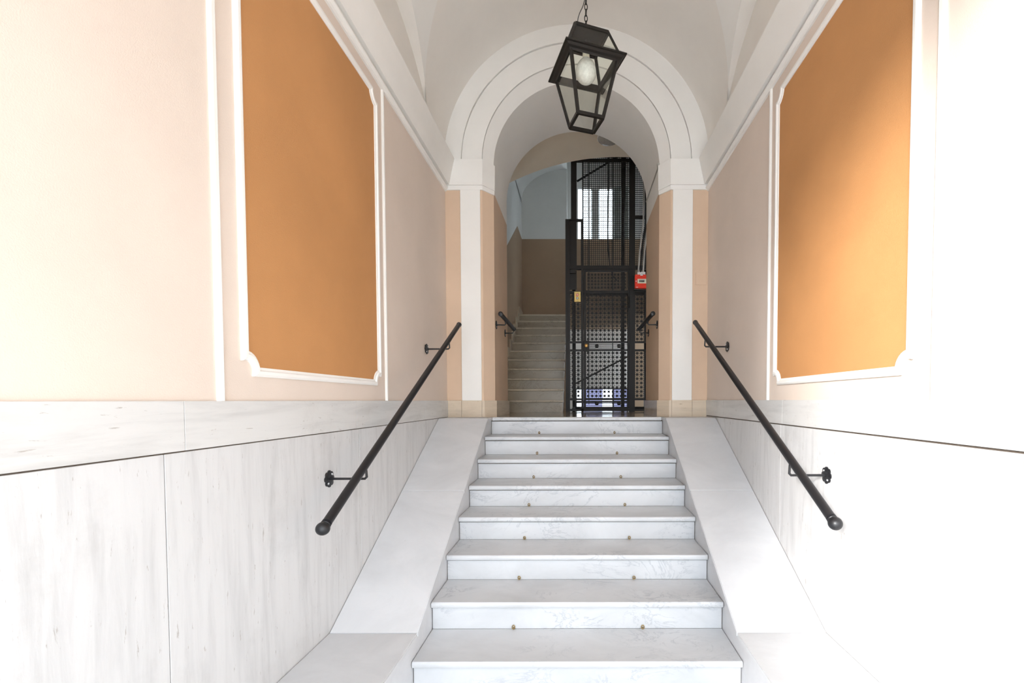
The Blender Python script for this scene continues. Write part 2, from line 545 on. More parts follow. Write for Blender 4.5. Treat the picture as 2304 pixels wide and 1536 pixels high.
# ------------------------------------------------------------------ entrance staircase
st = thing('staircase', 'white marble entrance staircase rising to the arch between two ramps', 'staircase')
def tread_poly(yn, zt, depth, t=0.033):
    return [(yn + 0.006, zt), (yn + 0.001, zt - 0.004), (yn - 0.001, zt - 0.012), (yn - 0.001, zt - t + 0.010), (yn + 0.003, zt - t + 0.002), (yn + 0.008, zt - t), (yn + depth, zt - t), (yn + depth, zt)]
def stair_part(name, poly, x0, x1, mat, parent):
    bm = bmesh.new()
    add_prism(bm, poly, 'yz', x0, x1)
    return link(name, bm, mat, parent, 'auto')
NOSE = 0.026
for i in range(0, 9):
    yn = 4.425 - GOING * i
    zt = Z0 - RISE * i
    if i == 0:
        stair_part('tread', tread_poly(yn, zt, 0.075), -0.822, 0.822, M['marble'], st)
    else:
        stair_part('tread', tread_poly(yn, zt, GOING + NOSE), -0.834, 0.834, M['marble'], st)
    box('riser', -0.834, 0.834, yn + NOSE, yn + NOSE + 0.02, zt - RISE + 0.0015, zt - 0.041, M['marble'], st)
# dark mortar core behind the slabs, seen only in the open joints
core = [(4.46, ZFL - 0.1), (4.46, Z0 - 0.034)]
for i in range(0, 9):
    yn = 4.425 - GOING * i
    zt = Z0 - RISE * i
    core += [(yn + NOSE + 0.006, zt - 0.034), (yn + NOSE + 0.006, zt - RISE - 0.034)]
core += [(4.425 - GOING * 8 + NOSE + 0.006, ZFL - 0.1)]
stair_part('mortar_core', core, -0.8375, 0.8375, M['mortar'], st)
# brass eyelets of the former carpet rods
for i in range(1, 9):
    yn = 4.425 - GOING * (i - 1) + NOSE
    zt = Z0 - RISE * i
    for sx in (-0.366, 0.372):
        x = sx + random.uniform(-0.008, 0.008)
        bm = bmesh.new()
        ring = [(x, yn - 0.012 + 0.000, zt + 0.013 + 0) for _ in range(1)]
        add_tube(bm, [(x + 0.0075 * math.cos(2 * PI * k / 12), yn - 0.010, zt + 0.014 + 0.0105 * math.sin(2 * PI * k / 12)) for k in range(12)], 0.0032, 8, True)
        add_box(bm, x - 0.003, x + 0.003, yn - 0.010, yn, zt + 0.004, zt + 0.010)
        link('brass_eyelet', bm, M['eyelet'], st, 'auto')

# ------------------------------------------------------------------ marble ramps beside the stairs
def ramp_side(s):
    nm = 'left' if s < 0 else 'right'
    Xw = XL + 0.006 if s < 0 else XR - 0.006
    t = thing('stair_ramp', 'sloping white marble slab ramp between the stairs and the %s wall' % nm, 'ramp', 'marble ramps flanking the stairs')
    inn_ = -s
    yb, zb, yt = 2.298, -1.192, 4.18
    sl = (Z0 - zb) / (yt - yb)
    xi = s * 0.819
    def cap(pts_yz, gap=0.0012):
        th = 0.028
        bm = bmesh.new()
        n = len(pts_yz)
        up = pts_yz
        dn = [(y, z - th) for y, z in reversed(pts_yz)]
        add_prism(bm, up + dn, 'yz', *sorted((Xw + inn_ * 0.004, xi)))
        bmesh.ops.bevel(bm, geom=[e for e in bm.edges if abs(e.verts[0].co.x - xi) < 1e-5 and abs(e.verts[1].co.x - xi) < 1e-5], offset=0.004, segments=2, affect='EDGES')
        return link('cap_slab', bm, M['marble_cap'], t)
    g = 0.0026
    zz = lambda y: zb + sl * (y - yb)
    jy = 3.285
    cap([(yt + g, Z0), (YB - 0.02, Z0)])
    cap([(jy + g, zz(jy + g)), (yt - g, zz(yt - g))])
    cap([(yb + g, zz(yb + g)), (jy - g, zz(jy - g))])
    cap([(1.30, zb), (yb - g, zb)])
    cap([(0.62, zb), (1.30 - g, zb)])
    # body under the caps, its face towards the stairs
    th = 0.029
    prof = [(0.66, ZFL), (0.66, zb - th), (yb, zb - th), (yt, Z0 - th), (YB - 0.02, Z0 - th), (YB - 0.02, ZFL)]
    bm = bmesh.new()
    add_prism(bm, prof, 'yz', *sorted((Xw, s * 0.8385)))
    link('ramp_body', bm, M['marble_cap'], t)
    bm = bmesh.new()
    add_prism(bm, [(0.70, zb - 0.04), (0.70, zb - 0.012), (yb, zb - 0.012), (yt, Z0 - 0.012), (YB - 0.03, Z0 - 0.012), (YB - 0.03, Z0 - 0.04), (yt, Z0 - 0.04), (yb, zb - 0.04)], 'yz', *sorted((Xw, s * 0.85)))
    link('joint_mortar', bm, M['mortar'], t)
ramp_side(-1)
ramp_side(1)

# ------------------------------------------------------------------ handrails
def rosette_bm(bm, r, t, mtx, petals=8):
    """scalloped wall plate"""
    K = petals * 6
    lo, hi, mid = [], [], []
    for i in range(K):
        a = 2 * PI * i / K
        rr = r * (0.84 + 0.16 * abs(math.cos(petals * a / 2)) ** 0.6)
        lo.append(bm.verts.new(mtx @ Vector((rr * math.cos(a), rr * math.sin(a), 0))))
        hi.append(bm.verts.new(mtx @ Vector((rr * math.cos(a), rr * math.sin(a), t * 0.6))))
        mid.append(bm.verts.new(mtx @ Vector((rr * 0.55 * math.cos(a), rr * 0.55 * math.sin(a), t))))
    for i in range(K):
        j = (i + 1) % K
        bm.faces.new((lo[i], lo[j], hi[j], hi[i])); bm.faces.new((hi[i], hi[j], mid[j], mid[i]))
    bm.faces.new(lo); bm.faces.new(mid)

def bracket(parent, xw, y, z, xr, zr, inn, rp=0.044, rod=0.0065):
    bm = bmesh.new()
    rosette_bm(bm, rp, 0.008, axis_mtx((xw, y, z), (inn, 0, 0)))
    fl = link('wall_flange', bm, M['black'], parent)
    for dz in (-0.022, 0.022):
        lathe('screw', [(0.0, 0.0), (0.006, 0.0), (0.005, 0.004), (0.0, 0.005)], axis_mtx((xw + inn * 0.006, y + dz * 0.8, z + dz), (inn, 0, 0)), M['steel'], fl, 10)
    bm = bmesh.new()
    x2 = xr + inn * 0.006
    add_tube(bm, [(xw + inn * 0.004, y, z), (x2 - inn * 0.010, y, z), (x2, y, z + 0.010), (x2 - inn * 0.004, y, zr)], rod, 8)
    link('bracket_rod', bm, M['black'], parent, 'auto')

def handrail(label, p0, p1, r, brackets, xw, inn, ball=True, grp='black iron handrails'):
    t = thing('handrail', label, 'handrail', grp)
    d = (Vector(p1) - Vector(p0)).normalized()
    a = Vector(p0)
    b = Vector(p1)
    tube('rail', [a + d * (0.035 if ball else 0.0), b], r, M['black'], t, 20)
    if ball:
        lathe('collar', [(0, 0), (r * 0.95, 0), (r * 1.08, 0.003), (r * 1.08, 0.008), (r * 0.8, 0.010), (r * 0.8, 0.013), (r * 1.04, 0.015), (r * 1.04, 0.020), (0, 0.022)], axis_mtx(a + d * 0.020, d), M['black'], t, 20)
        K = 14
        R = 0.029
        lathe('ball_finial', [(R * math.sin(PI * i / K), -R * math.cos(PI * i / K)) for i in range(K + 1)], axis_mtx(a, d), M['black'], t, 24)
    else:
        lathe('end_cap', [(0, -0.010), (r * 0.75, -0.008), (r * 1.12, -0.003), (r * 1.12, 0.008), (r, 0.010)], axis_mtx(a, d), M['black'], t, 20)
    lathe('end_cap', [(0, 0.010), (r * 0.7, 0.008), (r * 1.12, 0.003), (r * 1.12, -0.010), (r * 0.9, -0.012)], axis_mtx(b, d), M['black'], t, 20)
    for (y, z) in brackets:
        f = (y - p0[1]) / (p1[1] - p0[1])
        zr = p0[2] + f * (p1[2] - p0[2]) - r * 0.6
        bracket(t, xw, y, z, p0[0], zr, inn)
    return t
handrail('black handrail with ball end sloping along the left travertine wall', (-1.085, 1.926, -0.545), (-1.085, 4.22, 0.70), 0.0205, [(2.325, -0.400), (3.875, 0.437)], XL + 0.006, 1)
handrail('black handrail with ball end sloping along the right travertine wall', (1.092, 1.910, -0.522), (1.092, 4.215, 0.715), 0.0205, [(2.318, -0.385), (3.88, 0.453)], XR - 0.006, -1)
handrail('short level black handrail on the left jamb of the archway', (-0.735, 4.42, 0.835), (-0.735, 5.36, 0.835), 0.021, [(4.70, 0.775), (5.27, 0.775)], -HALF, 1, False)
handrail('short level black handrail on the right jamb of the archway', (0.735, 4.42, 0.835), (0.735, 5.36, 0.835), 0.021, [(4.70, 0.775), (5.27, 0.775)], HALF, -1, False)

# ------------------------------------------------------------------ hanging lantern
def lantern():
    t = thing('lantern', 'black square hanging lantern with clear glass panes on a chain', 'lantern')
    base = Matrix.Translation((0.069, 3.309, 0)) @ Matrix.Rotation(math.radians(18.9), 4, 'Z')
    ZB, ZR, ZT = 1.978, 2.345, 2.545
    hb, hr, ht = 0.093, 0.170, 0.121
    def sq(h, z):
        return [base @ Vector((sx * h, sy * h, z)) for sx, sy in ((-1, -1), (1, -1), (1, 1), (-1, 1))]
    def bar(name, a, b, wx, wz, parent=t):
        bm = bmesh.new()
        a, b = Vector(a), Vector(b)
        d = (b - a).normalized()
        c = base @ Vector((0, 0, (a.z + b.z) / 2))
        o = ((a + b) / 2 - c)
        o = (o - d * o.dot(d)).normalized()
        s = d.cross(o).normalized()
        vs = []
        for p in (a, b):
            vs.append([bm.verts.new(p + o * wx * i + s * wz * j) for i, j in ((-1, -1), (1, -1), (1, 1), (-1, 1))])
        bm.faces.new(vs[0]); bm.faces.new(vs[1])
        for k in range(4):
            bm.faces.new((vs[0][k], vs[0][(k + 1) % 4], vs[1][(k + 1) % 4], vs[1][k]))
        return link(name, bm, M['bronze'], parent)
    B, R_, T = sq(hb, ZB), sq(hr, ZR), sq(ht, ZT)
    R2 = sq(0.182, ZR + 0.018)
    for k in range(4):
        j = (k + 1) % 4
        bar('bottom_bar', B[k], B[j], 0.010, 0.011)
        bar('corner_post', B[k], R_[k], 0.008, 0.011)
        bar('roof_post', R2[k], T[k], 0.008, 0.010)
        bar('top_bar', T[k], T[j], 0.008, 0.010)
        # glass panes
        def pane(name, pts):
            n = (pts[1] - pts[0]).cross(pts[2] - pts[0]).normalized()
            bm = bmesh.new()
            lo = [bm.verts.new(p - n * 0.001) for p in pts]; hi = [bm.verts.new(p + n * 0.001) for p in pts]
            bm.faces.new(lo); bm.faces.new(hi)
            for q in range(4):
                bm.faces.new((lo[q], lo[(q + 1) % 4], hi[(q + 1) % 4], hi[q]))
            link(name, bm, M['glass'], t)
        pane('glass_pane', [B[k], B[j], R_[j], R_[k]])
        pane('roof_pane', [R2[k], R2[j], T[j], T[k]])
    # moulded eaves: square ring with a cove profile
    prof = [(0.160, ZR - 0.012), (0.174, ZR - 0.020), (0.180, ZR - 0.010), (0.196, ZR - 0.004), (0.206, ZR + 0.006), (0.218, ZR + 0.008), (0.2175, ZR + 0.018), (0.198, ZR + 0.024), (0.176, ZR + 0.030), (0.160, ZR + 0.030)]
    bm = bmesh.new()
    rings = [[bm.verts.new(p) for p in sq(h, z)] for h, z in prof]
    for i in range(len(rings)):
        a, b = rings[i], rings[(i + 1) % len(rings)]
        for k in range(4):
            bm.faces.new((a[k], a[(k + 1) % 4], b[(k + 1) % 4], b[k]))
    link('eaves', bm, M['bronze'], t)
    # top plate, loop, lamp holder and globe
    bm = bmesh.new()
    lo = [bm.verts.new(p) for p in sq(ht, ZT + 0.004)]; hi = [bm.verts.new(p) for p in sq(ht, ZT + 0.008)]
    bm.faces.new(lo); bm.faces.new(hi)
    for k in range(4):
        bm.faces.new((lo[k], lo[(k + 1) % 4], hi[(k + 1) % 4], hi[k]))
    link('top_plate', bm, M['bronze'], t)
    c = base @ Vector((0, 0, 0))
    cx, cy = c.x, c.y
    lathe('lamp_holder', [(0, ZT - 0.065), (0.022, ZT - 0.065), (0.026, ZT - 0.122), (0.0, ZT - 0.122)], Matrix.Translation((cx, cy, 0)), M['ceramic'], t, 20)
    lathe('lamp_rod', [(0, ZT + 0.004), (0.011, ZT + 0.004), (0.011, ZT - 0.066), (0, ZT - 0.066)], Matrix.Translation((cx, cy, 0)), M['bronze'], t, 12)
    zc, rg = 2.325, 0.073
    prof = [(0.0, zc - rg)] + [(rg * math.sin(PI * i / 20), zc - rg * 1.02 * math.cos(PI * i / 20)) for i in range(1, 11)] + [(rg * math.cos(PI * i / 20), zc + rg * 1.32 * math.sin(PI * i / 20)) for i in range(1, 8)] + [(0.024, zc + 0.098), (0.0, zc + 0.099)]
    lathe('globe_bulb', prof, Matrix.Translation((cx, cy, 0)), M['globe'], t, 32)['label'] = 'white globe bulb'
    # chain
    def chain_link(name, z, hh, ww, ang, r):
        pts = []
        for k in range(20):
            a = 2 * PI * k / 20
            u = ww * math.cos(a)
            v = hh * math.sin(a)
            pts.append((cx + u * math.cos(ang), cy + u * math.sin(ang), z + v))
        tube(name, pts, r, M['bronze'], t, 8, True)
    z = ZT + 0.030
    chain_link('loop', z, 0.026, 0.016, 0.3, 0.0045)
    chain_link('loop', z + 0.006, 0.024, 0.013, 1.9, 0.004)
    z += 0.046
    k = 0
    while z < SPR + RV - 0.02:
        chain_link('chain_link', z, 0.024, 0.0105, (0.3, 1.87)[k % 2], 0.0030)
        z += 0.040
        k += 1
    lathe('ceiling_hook', [(0, 0), (0.035, 0), (0.03, -0.012), (0.008, -0.02), (0.006, -0.035), (0, -0.036)], Matrix.Translation((cx, cy, SPR + RV)), M['bronze'], t, 16)
    # flex beside the chain
    pts = []
    for (dx, dz) in ((-0.012, 0.0), (-0.030, 0.03), (-0.052, 0.085), (-0.058, 0.13), (-0.045, 0.18), (-0.022, 0.23), (-0.008, 0.29), (-0.006, 0.40), (-0.02, 0.55), (-0.008, 0.70), (-0.004, 0.85), (-0.004, 1.06)):
        pts.append((cx + dx, cy + dx * 0.1, ZT + 0.008 + dz))
    sm = []
    for i in range(len(pts) - 1):
        p0, p1, p2, p3 = (Vector(pts[max(0, min(len(pts) - 1, i + q))]) for q in (-1, 0, 1, 2))
        for u in (0, 0.25, 0.5, 0.75):
            sm.append(0.5 * ((2 * p1) + (p2 - p0) * u + (2 * p0 - 5 * p1 + 4 * p2 - p3) * u * u + (3 * p1 - p0 - 3 * p2 + p3) * u ** 3))
    sm.append(Vector(pts[-1]))
    tube('flex', sm, 0.0028, M['cable'], t, 8)
lantern()

# ------------------------------------------------------------------ lobby behind the arch and stair hall
ZTOP = 6.2
YH = 9.40                        # back wall of the hall
YV = 6.20                        # far edge of the lobby vault
ZL = Z0 + 11 * 0.165             # half landing
DADO = ZL + 1.64
struct(box('floor_lobby', HL - 0.2, HR + 0.2, 4.50, YH + 0.2, Z0 - 0.25, Z0, M['lobby_floor']), 'polished brown stone lobby floor')
# lobby vault (flat segment)
R2, XC = 3.28, 0.554
bm = bmesh.new()
xs = [HL - 0.1 + (HR + 0.2 - HL) * i / 40 for i in range(41)]
def zv(x):
    return 3.255 - R2 + math.sqrt(R2 * R2 - (x - XC) ** 2)
for a, b in zip(xs, xs[1:]):
    q = [bm.verts.new(p) for p in ((a, YR - 0.02, zv(a)), (b, YR - 0.02, zv(b)), (b, YV, zv(b)), (a, YV, zv(a)))]
    bm.faces.new(q)
    q = [bm.verts.new(p) for p in ((a, YV, zv(a)), (b, YV, zv(b)), (b, YV, ZTOP), (a, YV, ZTOP))]
    bm.faces.new(q)
    q = [bm.verts.new(p) for p in ((a, YV, ZTOP), (b, YV, ZTOP), (b, YH + 0.8, ZTOP), (a, YH + 0.8, ZTOP))]
    bm.faces.new(q)
bmesh.ops.remove_doubles(bm, verts=bm.verts[:], dist=0.0005)
struct(link('ceiling_lobby', bm, M['lobby_cream'], None, 'auto'), 'shallow white vault over the lobby')

lamp = thing('ceiling_lamp', 'shallow grey glass ceiling lamp on the vault behind the arch', 'lamp')
lm = axis_mtx((0.40, 5.72, zv(0.40) - 0.002), (0.05, 0, -1))
lathe('lamp_base', [(0, 0), (0.145, 0), (0.145, 0.018), (0.0, 0.02)], lm, M['white'], lamp, 32)
lathe('lamp_shade', [(0.138, 0.018), (0.132, 0.035), (0.11, 0.055), (0.07, 0.070), (0.03, 0.076), (0, 0.077)], lm, M['lamp_glass'], lamp, 32)

# hall walls
NX0, NX1, NZ1, NY = -0.195, 1.10, 5.3, 9.90      # window niche
wh = struct(box('wall_hall_left', HL - 0.2, HL, YR, YH + 0.2, Z0, ZTOP, M['hall_grey']), 'grey upper wall of the stair hall, left side')
def rake_z(y):
    return min(DADO, 1.30 + (y - 6.2) * (DADO - 1.30) / (8.70 - 6.2))
bm = bmesh.new()
add_prism(bm, [(YR, Z0), (YR, 1.62), (6.2, 1.75), (8.70, DADO), (YH, DADO), (YH, Z0)], 'yz', HL, HL + 0.003)
link('dado_paint', bm, M['hall_beige'], wh)['label'] = 'brown painted dado'
# back wall around niche
wbk = struct(box('wall_hall_back', HL - 0.2, NX0, YH, YH + 0.2, Z0, ZTOP, M['hall_grey']), 'back wall of the stair hall with window niche')
box('wall_section', NX1, HR + 0.2, YH, YH + 0.2, Z0, ZTOP, M['hall_grey'], wbk)
LW0, LW1, LX0, LX1 = -0.150, 0.25, -0.02, 1.06     # low opening
box('wall_section', NX0, NX1, YH, YH + 0.2, LW1, DADO, M['vault'], wbk)
box('wall_section', NX0, LX0, YH, YH + 0.2, Z0, LW1, M['vault'], wbk)
box('wall_section', LX1, NX1, YH, YH + 0.2, Z0, LW1, M['vault'], wbk)
box('wall_section', NX0, NX1, YH, YH + 0.2, NZ1, ZTOP, M['hall_grey'], wbk)
box('dado_paint', HL, NX0 - 0.001, YH - 0.003, YH, Z0, DADO, M['hall_beige'], wbk)
box('dado_paint', NX0, NX1, YH - 0.003, YH, ZL, DADO, M['hall_beige'], wbk)
box('dado_paint', NX1, HR, YH - 0.003, YH, Z0, DADO, M['hall_beige'], wbk)
box('niche_reveal', NX0 - 0.1, NX0, YH + 0.2, NY + 0.1, DADO - 0.1, NZ1 + 0.1, M['hall_grey'], wbk)
box('niche_reveal', NX1, NX1 + 0.1, YH + 0.2, NY + 0.1, DADO - 0.1, NZ1 + 0.1, M['hall_grey'], wbk)
box('niche_sill', NX0, NX1, YH, NY + 0.1, DADO - 0.1, DADO, M['hall_grey'], wbk)
box('niche_head', NX0, NX1, YH + 0.2, NY + 0.1, NZ1, NZ1 + 0.1, M['hall_grey'], wbk)
WZ0, WZ1 = 3.40, 4.56
WX = [0.005, 0.355, 0.455, 0.805, 1.10]
box('niche_back', NX0, WX[0], NY, NY + 0.1, DADO, NZ1, M['hall_grey'], wbk)
box('niche_back', WX[0], NX1, NY, NY + 0.1, WZ1, NZ1, M['hall_grey'], wbk)
win = struct(bpy.data.objects.new('window_1', None), 'bright casement window on the half landing'); COL.objects.link(win)
def frame(name, x0, x1, z0, z1, y, w, parent, mat):
    bm = bmesh.new()
    for a in ((x0, x1, z0, z0 + w), (x0, x1, z1 - w, z1), (x0, x0 + w, z0 + w, z1 - w), (x1 - w, x1, z0 + w, z1 - w)):
        add_box(bm, a[0], a[1], y, y + 0.05, a[2], a[3])
    return link(name, bm, mat, parent)
for i in (0, 2):
    frame('casement_frame', WX[i], WX[i + 1], DADO, WZ1, NY + 0.02, 0.028, win, M['hall_grey'])
    box('pane', WX[i] + 0.028, WX[i + 1] - 0.028, NY + 0.04, NY + 0.045, DADO + 0.028, WZ1 - 0.028, M['pane'], win)
box('mullion', WX[1], WX[2], NY, NY + 0.08, DADO, WZ1, M['hall_grey'], win)
box('shutter', WX[3], WX[4], NY - 0.03, NY + 0.05, DADO, WZ1, M['shutter'], win)
w2 = struct(bpy.data.objects.new('window_2', None), 'low glazed opening at floor level behind the lift'); COL.objects.link(w2)
frame('window_frame', LX0, LX1, LW0, LW1, YH + 0.06, 0.02, w2, M['cage'])
for a, b, mt in ((0.0, 0.10, 'pane'), (0.10, 0.53, 'pane_blue'), (0.53, 0.75, 'pane'), (0.75, 1.04, 'pane_blue')):
    box('pane', a, b, YH + 0.08, YH + 0.085, LW0 + 0.02, LW1 - 0.02, M[mt], w2)
box('glazing_bar', 0.740, 0.77, YH + 0.05, YH + 0.10, LW0, LW1, M['cage'], w2)
box('glazing_bar', LX0, LX1, YH + 0.05, YH + 0.10, -0.055, -0.01, M['cage'], w2)
# right wall and closing pieces
# right wall with two unseen openings added to let daylight into the dark hall
whr = struct(box('wall_hall_right', HR, HR + 0.2, YR, 6.9, Z0, ZTOP, M['hall_beige']), 'right wall of the stair hall')
for (ya, yb_, za, zb_) in ((6.9, YH + 0.2, 1.45, 2.9), (6.9, 7.9, Z0, 1.45), (9.2, YH + 0.2, Z0, 1.45), (6.9, YH + 0.2, 4.3, ZTOP), (8.6, YH + 0.2, 2.9, 4.3), (6.9, 7.6, 2.9, 4.3)):
    box('wall_section', HR, HR + 0.2, ya, yb_, za, zb_, M['hall_grey'], whr)
w3 = struct(bpy.data.objects.new('window_added', None), 'unseen tall window added in the right hall wall to light the left one'); COL.objects.link(w3)
for ya in (7.6, 8.1):
    box('pane', HR + 0.08, HR + 0.085, ya + 0.04, ya + 0.5, 2.9, 4.3, M['pane'], w3)
    box('window_frame', HR + 0.05, HR + 0.11, ya, ya + 0.04, 2.9, 4.3, M['hall_grey'], w3)
d1 = struct(bpy.data.objects.new('opening_added', None), 'unseen glazed opening added below the half landing to light its back wall'); COL.objects.link(d1)
box('pane', HR + 0.08, HR + 0.085, 7.94, 9.16, Z0 + 0.1, 1.42, M['pane'], d1)
box('door_rail', HR + 0.05, HR + 0.11, 7.9, 9.2, Z0, Z0 + 0.1, M['cage'], d1)
# quarter vault over the flight
bm = bmesh.new()
prev = None
K = 20
zs0, rz, rx = 4.06, 0.63, NX0 - HL
curve = [(HL, zs0 - 0.05)] + [(NX0 - rx * math.cos(PI / 2 * i / K), zs0 + rz * math.sin(PI / 2 * i / K)) for i in range(K + 1)]
pts = curve + [(NX0, ZTOP), (HL, ZTOP)]
add_prism(bm, pts, 'xz', YV, YH)
struct(link('ceiling_flight', bm, M['hall_grey'], None, 'auto'), 'quarter vault over the upper flight')

# ------------------------------------------------------------------ upper flight
uf = thing('upper_staircase', 'worn grey marble flight climbing left of the lift cage', 'staircase')
G2, R2h = 0.242, 0.165
for k in range(1, 12):
    yn = 6.358 + G2 * (k - 1)
    zt = Z0 + R2h * k
    dep = G2 + 0.02 if k < 11 else YH - yn - 0.004
    stair_part('tread', tread_poly(yn, zt, dep, 0.028), HL + 0.004, -0.19 if k < 11 else -0.185, M['marble_hall_tread'], uf)
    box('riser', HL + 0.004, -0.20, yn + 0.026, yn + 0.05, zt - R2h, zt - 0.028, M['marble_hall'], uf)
    if k < 11:
        box('skirting_tile', HL + 0.003, HL + 0.017, yn + 0.03, yn + G2 + 0.028, zt + 0.001, zt + 0.20, M['trav_base'], uf, 0.0015)
box('skirting_tile', HL + 0.003, HL + 0.017, 8.82, YH - 0.004, ZL + 0.001, ZL + 0.16, M['trav_base'], uf, 0.0015)
box('skirting_tile', HL + 0.02, -0.20, YH - 0.02, YH - 0.004, ZL + 0.001, ZL + 0.045, M['trav_base'], uf, 0.0015)
bm = bmesh.new()
add_prism(bm, [(6.48, Z0 + 0.001), (8.80, ZL - 0.21), (8.80, ZL - 0.40), (7.0, Z0 + 0.001)], 'yz', HL + 0.01, -0.21)
link('flight_body', bm, M['hall_grey'], uf)
struct(box('floor_landing', NX0 + 0.015, HR, 8.78, YH - 0.004, ZL - 0.20, ZL, M['hall_beige']), 'half landing slab behind the lift')

# ------------------------------------------------------------------ lift cage
cg = thing('lift_cage', 'dark iron lift cage with mesh shaft and rosette lattice door', 'lift')
YC0 = 6.50
YC1 = 8.10
XC1 = 1.25
def cb(name, x0, x1, z0, z1, d0=0.0, d1=0.05, parent=cg, mat='cage', bev=0.0):
    return box(name, x0, x1, YC0 + d0, YC0 + d1, z0, z1, M[mat], parent, bev)
ZS = 5.9
cb('post', -0.158, -0.098, Z0, 2.55, -0.01, 0.06)
cb('post', -0.078, 0.002, 1.90, ZS, 0.0, 0.08)
cb('post', 0.748, 0.828, Z0, ZS, 0.0, 0.08)
cb('post', XC1 - 0.06, XC1, Z0, ZS, 0.0, 0.08)
for x in (-0.078, 0.78, XC1 - 0.06):
    cb('post', x, x + 0.06, Z0, ZS, YC1 - YC0 - 0.06, YC1 - YC0)
cb('post', 0.064, 0.096, Z0, 1.90, -0.005, 0.05)
cb('crossbar', -0.158, XC1, 1.855, 1.905, -0.008, 0.055)
cb('crossbar', -0.098, 0.064, 1.52, 1.55, 0.0, 0.04)
cb('crossbar', -0.098, 0.080, 2.53, 2.555, -0.005, 0.05)
cb('dark_panel', -0.098, -0.002, 1.905, 2.53, 0.015, 0.025)
cb('dark_panel', -0.098, 0.0, 1.57, 1.84, 0.015, 0.025)
cb('post', 0.060, 0.082, 1.905, 2.53, 0.0, 0.03)
cb('crossbar', -0.078, XC1, 3.36, 3.39, 0.0, 0.05)
cb('crossbar', 0.828, XC1, 2.57, 2.60, 0.0, 0.04)
cb('crossbar', 0.828, XC1, 1.535, 1.56, 0.0, 0.04)
cb('crossbar', 0.828, XC1, 0.815, 0.835, 0.0, 0.04)
cb('crossbar', 0.828, XC1, 0.705, 0.725, 0.0, 0.04)
cb('crossbar', -0.098, 0.064, 0.815, 0.835, 0.0, 0.04)
cb('crossbar', -0.098, 0.064, 0.705, 0.725, 0.0, 0.04)
cb('crossbar', -0.098, 0.064, 0.0, 0.03, 0.0, 0.04)
cb('crossbar', 0.828, XC1, 0.0, 0.03, 0.0, 0.04)
cb('sill_bar', -0.158, XC1, Z0 + 0.012, Z0 + 0.040, -0.005, 0.05)
cb('post', 0.080, 0.096, 1.905, ZS, 0.0, 0.03)
for z in (3.36, ZS - 0.05, Z0 + 0.01, 1.85):
    for x in (-0.07, XC1 - 0.05):
        cb('side_rail', x, x + 0.04, z, z + 0.04, 0.06, YC1 - YC0)
    if z != 3.36:
        cb('crossbar', -0.07, XC1, z, z + 0.04, YC1 - YC0 - 0.05, YC1 - YC0)

def wire_mesh(name, x0, x1, z0, z1, sx, sz, w, y, parent=cg, side=None):
    bm = bmesh.new()
    nx = max(1, round((x1 - x0) / sx)); nz = max(1, round((z1 - z0) / sz))
    for i in range(nx + 1):
        x = x0 + (x1 - x0) * i / nx
        if side is None:
            add_box(bm, x - w / 2, x + w / 2, y, y + w, z0, z1)
        else:
            add_box(bm, side, side + w, x - w / 2, x + w / 2, z0, z1)
    for i in range(nz + 1):
        z = z0 + (z1 - z0) * i / nz
        if side is None:
            add_box(bm, x0, x1, y + w * 0.3, y + w * 1.3, z - w / 2, z + w / 2)
        else:
            add_box(bm, side + w * 0.3, side + w * 1.3, x0, x1, z - w / 2, z + w / 2)
    o = link(name, bm, M['cage'], parent)
    o['kind'] = 'stuff'
    return o
wire_mesh('wire_mesh', 0.096, 0.748, 1.905, 3.36, 0.0285, 0.0285, 0.0065, YC0 + 0.02)
wire_mesh('wire_mesh', 0.096, 0.748, 3.39, 5.0, 0.0285, 0.0285, 0.0065, YC0 + 0.02)
wire_mesh('wire_mesh', 0.828, XC1 - 0.06, 1.905, 3.36, 0.0285, 0.0285, 0.0065, YC0 + 0.02)
wire_mesh('wire_mesh', YC0 + 0.08, YC1, 1.9, 5.0, 0.0285, 0.0285, 0.006, 0, cg, XC1 - 0.03)
wire_mesh('wire_mesh', YC0 + 0.08, YC1, 0.0, 1.85, 0.04, 0.04, 0.006, 0, cg, XC1 - 0.03)

def rosettes(name, x0, x1, z0, z1, p, r, y, parent):
    """lattice wires with a flat four-petalled rosette at every second crossing"""
    bm = bmesh.new()
    nx = max(1, round((x1 - x0) / p)); nz = max(1, round((z1 - z0) / p))
    dx, dz = (x1 - x0) / nx, (z1 - z0) / nz
    w = 0.0055
    for i in range(nx * 2 + 1):
        x = x0 + dx / 2 * i
        add_box(bm, x - w / 2, x + w / 2, y + 0.004, y + 0.009, z0, z1)
    for i in range(nz * 2 + 1):
        z = z0 + dz / 2 * i
        add_box(bm, x0, x1, y + 0.008, y + 0.012, z - w / 2, z + w / 2)
    for i in range(nx):
        for j in range(nz):
            cx, cz = x0 + dx * (i + 0.5), z0 + dz * (j + 0.5)
            ring = []
            for k in range(16):
                a = 2 * PI * k / 16
                rr = r * (0.74 + 0.26 * math.cos(4 * a))
                ring.append((cx + rr * math.cos(a + PI / 4), cz + rr * math.sin(a + PI / 4)))
            add_prism(bm, ring, 'xz', y, y + 0.005)
            bmesh.ops.create_icosphere(bm, subdivisions=1, radius=0.006, matrix=Matrix.Translation((cx, y, cz)))
    o = link(name, bm, M['cage'], parent)
    o['kind'] = 'stuff'
    return o
rosettes('rosette_lattice', -0.094, 0.060, 0.84, 1.515, 0.062, 0.026, YC0 + 0.012, cg)
rosettes('rosette_lattice', -0.094, 0.060, 0.035, 0.70, 0.062, 0.026, YC0 + 0.012, cg)
rosettes('rosette_lattice', 0.832, XC1 - 0.06, 0.84, 1.53, 0.062, 0.026, YC0 + 0.012, cg)
